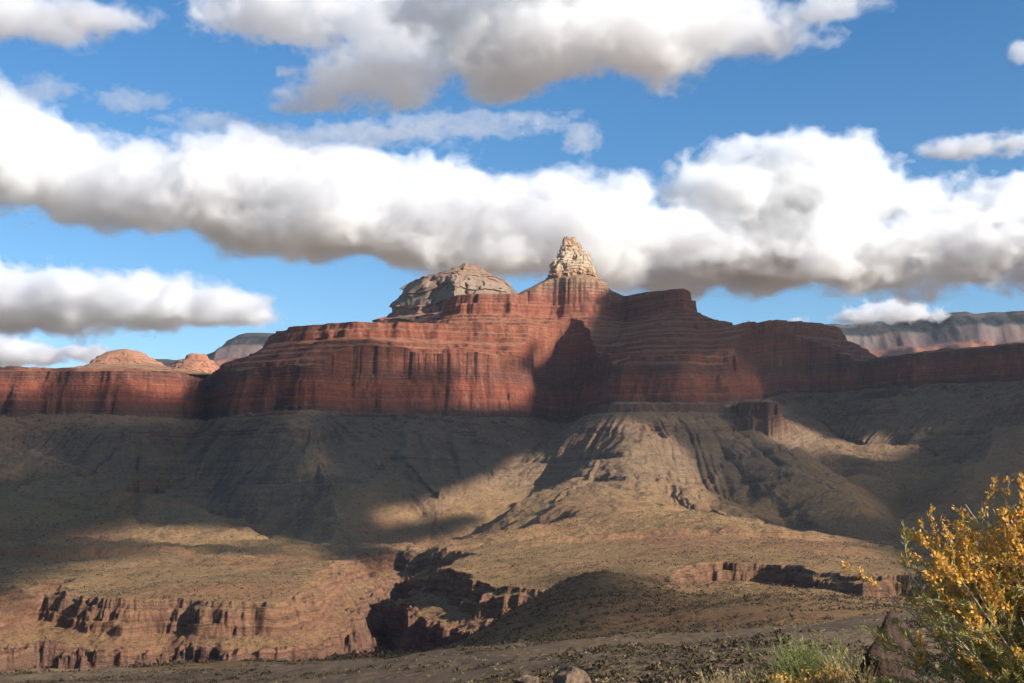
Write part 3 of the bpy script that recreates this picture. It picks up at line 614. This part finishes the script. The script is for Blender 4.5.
# ------------------------------------------------------------------ unseen cloud sheets added towards the sun, out of frame, shaped to shade chosen areas
LIT = [
 [(20, 373), (30, 366), (52, 366), (54, 384), (44, 394), (28, 394)],
 [(84, 350), (150, 346), (222, 350), (222, 362), (206, 368), (206, 398), (178, 398), (150, 384), (120, 374), (84, 368)],
 [(300, 322), (440, 316), (448, 290), (560, 270), (604, 276), (600, 330), (590, 352), (572, 376), (548, 392), (508, 410), (484, 408), (470, 372), (420, 346), (380, 336), (330, 328)],
 [(380, 335), (380, 240), (640, 220), (640, 286), (600, 286), (500, 330)],
 [(570, 436), (610, 424), (650, 424), (676, 440), (700, 470), (712, 500), (690, 516), (560, 512), (470, 514), (420, 522), (380, 528), (390, 512), (470, 482), (530, 455)],
 [(500, 514), (620, 504), (720, 508), (780, 526), (860, 536), (940, 568), (1024, 600), (1024, 683), (690, 683), (640, 655), (760, 622), (700, 590), (660, 574), (606, 564), (560, 578), (500, 618), (470, 640), (440, 640), (425, 585), (440, 566), (500, 545)],
 [(380, 545), (440, 538), (470, 532), (500, 540), (480, 560), (420, 552)],
 [(30, 600), (60, 575), (110, 560), (200, 551), (300, 560), (330, 540), (345, 560), (440, 575), (400, 600), (360, 620), (352, 648), (330, 668), (0, 680), (0, 612)],
 [(120, 534), (150, 525), (280, 534), (290, 540), (240, 542), (150, 541)],
 [(832, 441), (900, 430), (914, 443), (896, 460), (850, 452)],
 [(768, 420), (800, 424), (838, 444), (824, 452), (776, 440)],
 [(330, 683), (420, 656), (600, 640), (1024, 610), (1024, 683)],
]
gx, gy = np.meshgrid(np.arange(0, 1024, 2)+1.0, np.arange(0, 700, 2)+1.0)
HALF = [[(540, 450), (572, 415), (590, 398), (595, 349), (752, 348), (790, 420), (860, 470), (900, 520), (700, 520), (560, 470)],
 [(235, 330), (330, 322), (572, 372), (535, 415), (240, 415)], [(0, 366), (215, 360), (215, 420), (0, 430)],
 [(90, 535), (180, 520), (330, 548), (330, 558), (110, 556), (60, 580)], [(0, 425), (60, 430), (60, 470), (0, 480)], [(290, 412), (312, 412), (345, 470), (320, 480)],
 [(560, 640), (610, 580), (640, 574), (700, 585), (780, 625), (640, 650)], [(0, 683), (0, 650), (330, 650), (330, 683)]]
litmask = np.zeros(gx.shape)
for L_ in HALF: litmask = np.maximum(litmask, np.where(sdf(L_, gx, gy)[0] < 0, 0.5, 0))
LOW = [[(0, 500), (110, 505), (180, 525), (100, 560), (0, 600)], [(0, 425), (330, 412), (420, 470), (400, 530), (330, 548), (180, 525), (0, 515)], [(780, 400), (1024, 392), (1024, 500), (930, 540), (800, 500)]]
for L_ in LOW: litmask = np.maximum(litmask, np.where(sdf(L_, gx, gy)[0] < 0, 0.33, 0))
for L_ in LIT: litmask = np.maximum(litmask, (sdf(L_, gx, gy)[0] < 0)*1.0)
# where the photograph sees the terrain, and whether the sun reaches it
dep = YY*CP+Z*SP
ppx = 512+F*XX/dep; ppy = 341.5-F*(Z*CP-YY*SP)/dep
run = np.maximum.accumulate(Z/YY, axis=0); vis = (Z/YY >= run-1e-6) & (ppx > 0) & (ppx < 1023) & (ppy > 0) & (ppy < 699) & (YY > 4) & (YY < 7000)
# wanted sun level at each terrain point
lit = litmask[(np.clip(ppy, 0, 698)/2).astype(int), (np.clip(ppx, 0, 1022)/2).astype(int)]
kx, ky = SUN[0]/SUN[2], SUN[1]/SUN[2]
Gx, Gy, Gz, Lv = XX[vis], YY[vis], Z[vis], lit[vis].astype(float)
wgt = np.sqrt(np.gradient(YY, axis=0)/YY)[vis]*40
for p_, y_, q_, w_ in ((122, 6500, 360, 45), (122, 6400, 366, 70), (194, 8200, 362, 30), (455, 7500, 290, 65), (572, 6205, 258, 25), (572, 6150, 280, 40)):      # the buttes stand in the sun
    k_ = rng.normal(size=(400, 2))*0.5; zz_ = PZ(q_, y_)
    Gx = np.append(Gx, PX(p_+k_[:, 0]*w_, y_, zz_)); Gy = np.append(Gy, y_+k_[:, 1]*w_*3); Gz = np.append(Gz, np.full(400, zz_)); Lv = np.append(Lv, np.ones(400)); wgt = np.append(wgt, np.full(400, 6.0))
for y_ in (4, 7, 10, 14, 18, 24):          # and so does the viewer's own ledge
    Gx = np.append(Gx, y_*0.3+rng.normal(size=400)*110); Gy = np.append(Gy, y_+rng.normal(size=400)*60); Gz = np.append(Gz, np.full(400, -1.5)); Lv = np.append(Lv, np.ones(400)); wgt = np.append(wgt, np.full(400, 60.0))
c = 40.0
def gb(A, n):
    for _ in range(n):
        A[1:-1] = (A[:-2]+2*A[1:-1]+A[2:])/4; A[:, 1:-1] = (A[:, :-2]+2*A[:, 1:-1]+A[:, 2:])/4
    return A
def shade_deck(z0, thr, gain, thick, dens, label, sd, bias):
    cu, cv = 6000+(z0-3300)*kx, -1000+(z0-3300)*ky
    u0, v0, u1, v1 = cu-4700, cv-5500, cu+4700, cv+5500
    nu, nv = int((u1-u0)/c), int((v1-v0)/c)
    iu = ((Gx+(z0-Gz)*kx-u0)/c).astype(int); iv = ((Gy+(z0-Gz)*ky-v0)/c).astype(int); ok = (iu >= 0) & (iu < nu) & (iv >= 0) & (iv < nv)
    num = np.zeros((nu, nv)); den = np.zeros((nu, nv)); w_ = wgt*np.where(Lv > 0.9, bias, 1.0)
    np.add.at(num, (iu[ok], iv[ok]), (Lv*w_)[ok]); np.add.at(den, (iu[ok], iv[ok]), w_[ok])
    num, den = gb(num, 1), gb(den, 1)
    wn_, wd_ = gb(num.copy(), 50), gb(den.copy(), 50)
    U2, V2 = np.meshgrid(u0+np.arange(nu)*c, v0+np.arange(nv)*c, indexing='ij')
    back = 0.52+fbm(U2/1400, V2/1400, 4, 200)*0.5
    mval = (num+wn_*0.03+back*0.02)/(den+wd_*0.03+0.02)+fbm(U2/160, V2/160, 3, 201)*0.06
    hz_ = thick/8.0; zc = np.arange(-10, 11)*hz_
    th = np.sqrt(np.clip((thr-mval)*gain, 0, 1)+1e-6)*np.sign(thr-mval)
    f_ = (th+0.2*np.where(th > 0.05, 1, 0)*vnoise(U2/130, V2/130, sd))[:, :, None]*thick - np.abs(zc)[None, None, :]
    Vd, Qd = surface_nets(np.clip(f_, -thick*0.6, thick*0.6), (0, 0, 0), 1.0)
    Vd = np.stack([u0+Vd[:, 0]*c, v0+Vd[:, 1]*c, z0-10*hz_+Vd[:, 2]*hz_], 1)
    return tag(mesh_np('cloud', Vd, Qd, cloud_material('added_shade_vapour', dens), None, True), label, 'cloud', 'stuff')  # unseen sheet added to block the sun, outline taken from the wanted shade
shade_deck(2600.0, 0.19, 7, 26.0, 0.35, 'dense cloud sheet added out of view toward the sun, shaped to shade the mesa and slopes', 401, 1.0)
shade_deck(2750.0, 0.42, 7, 30.0, 0.020, 'middling cloud sheet added out of view for weaker shade, between the dense and the thin ones', 403, 1.0)
shade_deck(2900.0, 0.62, 7, 30.0, 0.013, 'thin cloud sheet added out of view for half shade, above the dense one', 402, 1.3)

# ------------------------------------------------------------------ air
bm = bmesh.new(); bmesh.ops.create_cube(bm, size=1)
for v in bm.verts: v.co = Vector((v.co.x*84000, 19000+v.co.y*44000, 350+v.co.z*2200))
me = bpy.data.meshes.new('haze'); bm.to_mesh(me); bm.free(); hz = link(bpy.data.objects.new('haze', me))
t = NT('haze_air'); pv = t.n('ShaderNodeVolumePrincipled', {'Color': (0.72, 0.84, 1.0, 1), 'Density': 0.75e-5, 'Anisotropy': 0.0}); t.t.links.new(pv.outputs[0], t.out.inputs['Volume'])
me.materials.append(t.m); tag(hz, 'thin blue air that pales the far cliffs', 'haze', 'stuff')
# ------------------------------------------------------------------ foreground plants and rocks
def on_ground(px, Y):
    r = np.searchsorted(rows, Y); c_ = np.searchsorted(tt, px2t(px))
    x = px2t(px)*Y; return Vector((x, Y, float(Z[r, c_])))
def leaf_mat(name, a, b, c=None, rough=0.6, trans=0.35):
    t = NT(name); pos = t.n('ShaderNodeNewGeometry').outputs['Position']
    i = t.n('ShaderNodeNewGeometry').outputs['Random Per Island']
    col_ = t.ramp(i, [(0, a), (0.6, b), (1, c or b)])
    p = t.n('ShaderNodeBsdfPrincipled', {'Base Color': col_, 'Roughness': rough, 'Specular IOR Level': 0.25})
    tr = t.n('ShaderNodeBsdfTranslucent', {'Color': col_})
    m = t.n('ShaderNodeMixShader', {0: trans, 1: p.outputs[0], 2: tr.outputs[0]}); t.t.links.new(m.outputs[0], t.out.inputs[0]); return t.m
def plain_mat(name, a, b, sc=20.0, bump=0.01):
    t = NT(name); pos = t.n('ShaderNodeNewGeometry').outputs['Position']; f = t.noise(pos, sc, 5, 0.65)
    return t.finish(t.mix(t.mr(f, 0.38, 0.62), a, b), bump=f, bdist=bump)
M_ORANGE = leaf_mat('orange_autumn_leaf', (0.68, 0.34, 0.045), (0.78, 0.47, 0.09), (0.58, 0.24, 0.04))
M_OLIVE = leaf_mat('olive_leaf', (0.26, 0.25, 0.07), (0.42, 0.37, 0.12), (0.50, 0.38, 0.09))
M_GREEN = leaf_mat('fresh_green_stem', (0.17, 0.19, 0.055), (0.25, 0.26, 0.08), (0.33, 0.33, 0.12))
M_STRAW = leaf_mat('straw', (0.40, 0.29, 0.14), (0.52, 0.40, 0.20), (0.30, 0.20, 0.10))
M_SAGE = leaf_mat('dry_scrub', (0.07, 0.052, 0.03), (0.12, 0.085, 0.045), (0.05, 0.035, 0.022), 0.9, 0.1)  # scrub colour also darkened to stand in for shade on the near bank
M_BARK = plain_mat('pale_bark', (0.30, 0.24, 0.17), (0.44, 0.37, 0.28))
M_ROCKD = plain_mat('dark_brown_boulder', (0.03, 0.02, 0.016), (0.085, 0.052, 0.038), 9.0, 0.05)
M_ROCKL = plain_mat('tan_boulder', (0.09, 0.06, 0.04), (0.20, 0.135, 0.085), 7.0, 0.05)

def leaves_mesh(name, P, Dv, L, Wd, mat, parent=None, curl=0.3):
    """two-facet pointed leaves at P along unit Dv"""
    n = len(P); P = np.asarray(P); Dv = np.asarray(Dv); Dv = Dv/np.linalg.norm(Dv, axis=1)[:, None]
    rnd = rng.normal(size=(n, 3)); S = np.cross(Dv, rnd); S /= np.linalg.norm(S, axis=1)[:, None]+1e-9
    N_ = np.cross(Dv, S); L = L[:, None]; Wd = Wd[:, None]
    v = np.stack([P, P+Dv*L*0.5+S*Wd*0.5+N_*L*curl*0.25, P+Dv*L+N_*L*curl*0.1, P+Dv*L*0.5-S*Wd*0.5+N_*L*curl*0.25], 1).reshape(-1, 3)
    q = np.arange(n*4).reshape(n, 4)
    o = mesh_np(name, v, q, mat); o.parent = parent; return o
def tubes(name, paths, mat, parent=None, k=4):
    V = []; Q = []; b = 0
    for pts, r0, r1 in paths:
        pts = np.asarray(pts); m = len(pts); d = np.gradient(pts, axis=0); d /= np.linalg.norm(d, axis=1)[:, None]+1e-9
        up = np.array([0.31, 0.2, 0.93]); s = np.cross(d, up); s /= np.linalg.norm(s, axis=1)[:, None]+1e-9; w = np.cross(d, s)
        r = np.linspace(r0, r1, m)[:, None]
        for j in range(k):
            a = 2*math.pi*j/k; V.append(pts+(s*math.cos(a)+w*math.sin(a))*r)
        base = b+np.arange(k)[:, None]*m+np.arange(m-1)[None]
        nxt = b+((np.arange(k)+1) % k)[:, None]*m+np.arange(m-1)[None]
        Q.append(np.stack([base, base+1, nxt+1, nxt], -1).reshape(-1, 4)); b += k*m
    o = mesh_np(name, np.concatenate(V), np.concatenate(Q), mat, None, True); o.parent = parent; return o
def thing(name, loc, label, cat, group=None):
    o = bpy.data.objects.new(name, None); link(o); o.location = loc; return tag(o, label, cat, None, group)
def arc(p0, d, L, droop, m=9, wob=0.03):
    p = [np.array(p0, float)]; d = np.array(d, float); d /= np.linalg.norm(d)
    for i in range(m-1):
        d = d+np.array([0, 0, -droop/m])+rng.normal(size=3)*wob; d /= np.linalg.norm(d); p.append(p[-1]+d*L/(m-1))
    return np.array(p)

# big autumn shrub at the right edge
Yb = 7.0; g0 = on_ground(1128, Yb)
bush = thing('autumn_shrub', g0, 'large shrub with orange yellow leaf sprays and olive lower twigs filling the right edge', 'shrub')
paths = []; OP = []; OD = []; LP = []; LD = []
for i in range(400):
    az = rng.uniform(0, 2*math.pi); inc = abs(rng.normal(0, 0.55))+0.06
    lean = np.array([math.cos(az)*math.sin(inc), math.sin(az)*math.sin(inc)*0.8, math.cos(inc)])
    if i < 26: lean = np.array([-rng.uniform(0.25, 0.62), rng.uniform(-0.3, 0.3), rng.uniform(0.75, 1.0)])
    Lm = rng.uniform(1.2, 1.95)*(1-0.22*min(inc, 1))
    if i < 26: Lm = rng.uniform(1.35, 1.8)
    st = arc((rng.normal()*0.13, rng.normal()*0.13, 0), lean, Lm, 0.12 if i >= 26 else 0.32, 12, 0.05)
    paths.append((st, 0.009, 0.0028))
    for j in range(18):
        s_ = rng.uniform(0.25, 1.0); k = s_*(len(st)-1.001); a = int(k); p = st[a]+(st[a+1]-st[a])*(k-a)
        dm = st[a+1]-st[a]; dm /= np.linalg.norm(dm)
        dv = dm*0.8+rng.normal(size=3)*0.6; dv[2] = abs(dv[2])*0.6+0.15; tw = arc(p, dv, rng.uniform(0.12, 0.32), 0.1, 5, 0.10)
        paths.append((tw, 0.0025, 0.0010))
        zt = tw[-1][2]; orange = rng.uniform() < sstep(np.array(zt), 1.12, 1.55)*0.9+0.06
        m = 56 if orange else 44
        kk = rng.uniform(0.15, 1, m)*(len(tw)-1.001); aa = kk.astype(int); pp = tw[aa]+(tw[aa+1]-tw[aa])*(kk-aa)[:, None]
        td = tw[aa+1]-tw[aa]; td /= np.linalg.norm(td, axis=1)[:, None]
        dd = td*0.7+rng.normal(size=(m, 3))*0.55+np.array([0, 0, 0.25])
        if orange: pp = pp+rng.normal(size=(m, 3))*0.009; OP.append(pp); OD.append(dd)
        else: LP.append(pp); LD.append(dd)
tubes('branches', paths, M_BARK, bush)
OP = np.concatenate(OP); OD = np.concatenate(OD); LP = np.concatenate(LP); LD = np.concatenate(LD)
leaves_mesh('orange_leaves', OP, OD, rng.uniform(0.014, 0.032, len(OP)), rng.uniform(0.009, 0.018, len(OP)), M_ORANGE, bush)
leaves_mesh('olive_leaves', LP, LD, rng.uniform(0.022, 0.045, len(LP)), rng.uniform(0.004, 0.008, len(LP)), M_OLIVE, bush)

def upright_plant(name, px, Y, wid, hgt, nst, mat, label, cat, leafy=0.0, flower=None, group=None):
    g = on_ground(px, Y)-Vector((0, 0, 0.03)); o = thing(name, g, label, cat, group); ps = []; P = []; Dn = []; FP = []
    for i in range(nst):
        a = rng.uniform(0, 2*math.pi); r = abs(rng.normal())*wid*0.22
        b = (math.cos(a)*r, math.sin(a)*r, 0)
        st = arc(b, (math.cos(a)*0.35+rng.normal()*0.15, math.sin(a)*0.35+rng.normal()*0.15, 1), hgt*rng.uniform(0.55, 1.05), 0.15, 6, 0.06)
        ps.append((st, 0.0045, 0.0015))
        if leafy:
            m = int(leafy); kk = rng.uniform(0.2, 1, m)*(len(st)-1.001); aa = kk.astype(int); P.append(st[aa]+(st[aa+1]-st[aa])*(kk-aa)[:, None])
            Dn.append((st[aa+1]-st[aa])/np.linalg.norm(st[aa+1]-st[aa], axis=1)[:, None]+rng.normal(size=(m, 3))*0.35)
        if flower: FP.append(st[-1])
    tubes('grass_blades' if 'grass' in name else 'stems', ps, mat, o, 3)
    if leafy: P = np.concatenate(P); leaves_mesh('leaves', P, np.concatenate(Dn), rng.uniform(0.03, 0.08, len(P)), rng.uniform(0.006, 0.012, len(P)), mat, o)
    if flower:
        FP = np.repeat(np.array(FP), 5, 0)+rng.normal(size=(len(FP)*5, 3))*0.012
        leaves_mesh('blossoms', FP, rng.normal(size=FP.shape)+np.array([0, 0, 1]), rng.uniform(0.02, 0.04, len(FP)), rng.uniform(0.012, 0.02, len(FP)), flower, o)
    return o
M_SILVER = leaf_mat('silvery_green_leaf', (0.26, 0.28, 0.13), (0.40, 0.38, 0.18), (0.20, 0.22, 0.08))
upright_plant('green_bush', 805, 16, 0.9, 0.66, 220, M_GREEN, 'small bright green bush left of the dark pointed rock', 'bush', 16)
upright_plant('silver_bush', 905, 10.5, 0.6, 0.42, 120, M_SILVER, 'silvery green low bush in front of the dark pointed rock', 'bush', 18)
upright_plant('silver_bush', 958, 9.0, 0.8, 0.52, 150, M_SILVER, 'silvery green low bush under the left side of the orange shrub', 'bush', 18)
for px, Y, w_, h_, n_ in ((845, 15.5, 0.5, 0.50, 80), (752, 16.5, 0.6, 0.36, 70), (716, 17.5, 0.6, 0.36, 60), (785, 14.5, 0.6, 0.26, 90), (826, 14.2, 0.5, 0.28, 80), (858, 13.5, 0.35, 0.40, 70), (735, 14.6, 0.5, 0.22, 60), (690, 17, 0.5, 0.24, 50)):
    lab = {845: 'tall straw coloured grass clump between green bush and dark rock', 752: 'dry grass clump just left of the green bush', 716: 'straw grass clump standing before the dark bank', 785: 'low dry weeds with tiny yellow heads in front of green bush',
           826: 'short straw grass below the right end of the green bush', 858: 'dry grass against the left side of the dark rock', 735: 'short yellowish weeds at the bottom edge left of green bush', 690: 'leftmost of the dry grass clumps at the bottom edge'}[px]
    upright_plant('dry_grass_clump', px, Y, w_, h_, n_, M_STRAW, lab, 'grass clump', 5, M_ORANGE if px in (785, 735, 826) else None, 'dry grass clumps at the bottom right')

def boulder(px, Y, sx, sy, sz, mat, label, seed, name='boulder', point=0.0, sink=0.25, group=None):
    g = on_ground(px, Y); n_ = 40; h = 3.0/n_; ax = -1.5+np.arange(n_+1)*h
    x, y, z = np.meshgrid(ax, ax, ax, indexing='ij')
    f = np.full(x.shape, 9.0); r = random.Random(seed)
    for i in range(9):          # split faces
        nx_, ny_, nz_ = r.gauss(0, 1), r.gauss(0, 1), r.gauss(0, 0.8); l = math.sqrt(nx_*nx_+ny_*ny_+nz_*nz_)
        f = np.minimum(f, r.uniform(0.62, 0.95)-(x*nx_+y*ny_+z*nz_)/l)
    f = np.minimum(f, 1.4-np.sqrt(x*x+y*y+z*z)); f = f - point*np.clip(z+0.3, 0, 2)*np.hypot(x+0.12, y)
    f = f+0.22*fbm3(x*1.8+seed, y*1.8, z*1.8, 5, seed, 0.6)
    V, Q = surface_nets(f.astype(np.float32), (-1.5, -1.5, -1.5), h); V = V*np.array([sx, sy, sz])
    o = mesh_np(name, V, Q, mat); o.location = g+Vector((0, 0, sz*(1-sink)-0.05)); return tag(o, label, 'rock', None, group)
boulder(882, 13.6, 0.25, 0.28, 0.41, M_ROCKD, 'dark brown pointed rock standing beside the orange shrub', 4, 'standing_rock', 0.22, 0.15)
for px, Y, a_, b_, c_, lab in ((527, 21.5, 0.20, 0.2, 0.16, 'small rounded tan boulder, leftmost at the bottom edge'), (566, 22, 0.26, 0.26, 0.20, 'largest tan boulder at the bottom edge before the dark bank'), (598, 21, 0.12, 0.15, 0.09, 'small tan stone just right of the largest tan boulder'),
                               (545, 20.6, 0.13, 0.15, 0.10, 'flat tan stone between the rounded and the largest boulder'), (628, 20.8, 0.22, 0.2, 0.09, 'low flat tan slab right of the other bottom edge stones')):
    boulder(px, Y, a_, b_, c_, M_ROCKL, lab, int(px), group='tan boulders at the bottom edge')

# desert scrub too many to count
def scatter(name, n, y0, y1, s0, s1, leaves, mat, label, seed, dark=0.0, pxr=(-80, 1104)):
    r = np.random.default_rng(seed); ly = np.exp(r.uniform(math.log(y0), math.log(y1), n)); px = r.uniform(*pxr, n); t_ = px2t(px)
    ri = np.clip(np.searchsorted(rows, ly)-1, 0, NR-2); ci = np.clip(np.searchsorted(tt, t_)-1, 0, NC-2)
    fy = ((ly-rows[ri])/(rows[ri+1]-rows[ri])); fx = (t_-tt[ci])/(tt[ci+1]-tt[ci])
    z = (Z[ri, ci]*(1-fx)+Z[ri, ci+1]*fx)*(1-fy)+(Z[ri+1, ci]*(1-fx)+Z[ri+1, ci+1]*fx)*fy
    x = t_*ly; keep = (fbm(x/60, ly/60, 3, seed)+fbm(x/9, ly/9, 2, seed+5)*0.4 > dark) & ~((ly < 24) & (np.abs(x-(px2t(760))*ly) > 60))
    if y0 > 1000: keep &= (RK[ri, ci] < 0.3)
    x, ly, z = x[keep], ly[keep], z[keep]; m = len(x); S_ = (s0+(s1-s0)*r.uniform(0, 1, m)**2.2)*r.uniform(0.7, 1.3, m)
    d = r.normal(size=(m, leaves, 3)); d[..., 2] = np.abs(d[..., 2])*0.8+0.1; d /= np.linalg.norm(d, axis=2)[..., None]
    P = np.stack([x, ly, z], -1)[:, None, :]+d*S_[:, None, None]*np.array([0.45, 0.45, 0.35]); L = np.repeat(S_, leaves)*r.uniform(0.45, 0.8, m*leaves)*(3.0/math.sqrt(leaves) if leaves > 9 else 1)
    o = leaves_mesh(name, P.reshape(-1, 3), (d+r.normal(size=d.shape)*0.5).reshape(-1, 3), L, L*0.75, mat); return tag(o, label, 'scrub', 'stuff')
scatter('desert_scrub', 24000, 34, 420, 0.22, 0.7, 22, M_SAGE, 'dark dry scrub dotted over the near slopes', 301, -0.10)  # real scrub, set dense and dark in place of shade
M_SAGE2 = leaf_mat('pale_scrub', (0.24, 0.18, 0.09), (0.32, 0.25, 0.12), (0.17, 0.15, 0.07), 0.9, 0.15)
scatter('pale_bunch_grass', 9000, 34, 420, 0.12, 0.4, 16, M_SAGE2, 'pale bunch grass between the dark scrub on the near slopes', 302, -0.2)
scatter('hill_scrub', 36000, 430, 1180, 0.8, 2.1, 5, M_SAGE, 'small dark bushes speckling the conical hill', 303, -0.3)
scatter('plateau_scrub', 30000, 1350, 3400, 1.8, 4.0, 4, M_SAGE, 'dark bushes speckling the plateau above the gorge', 304, -0.15)
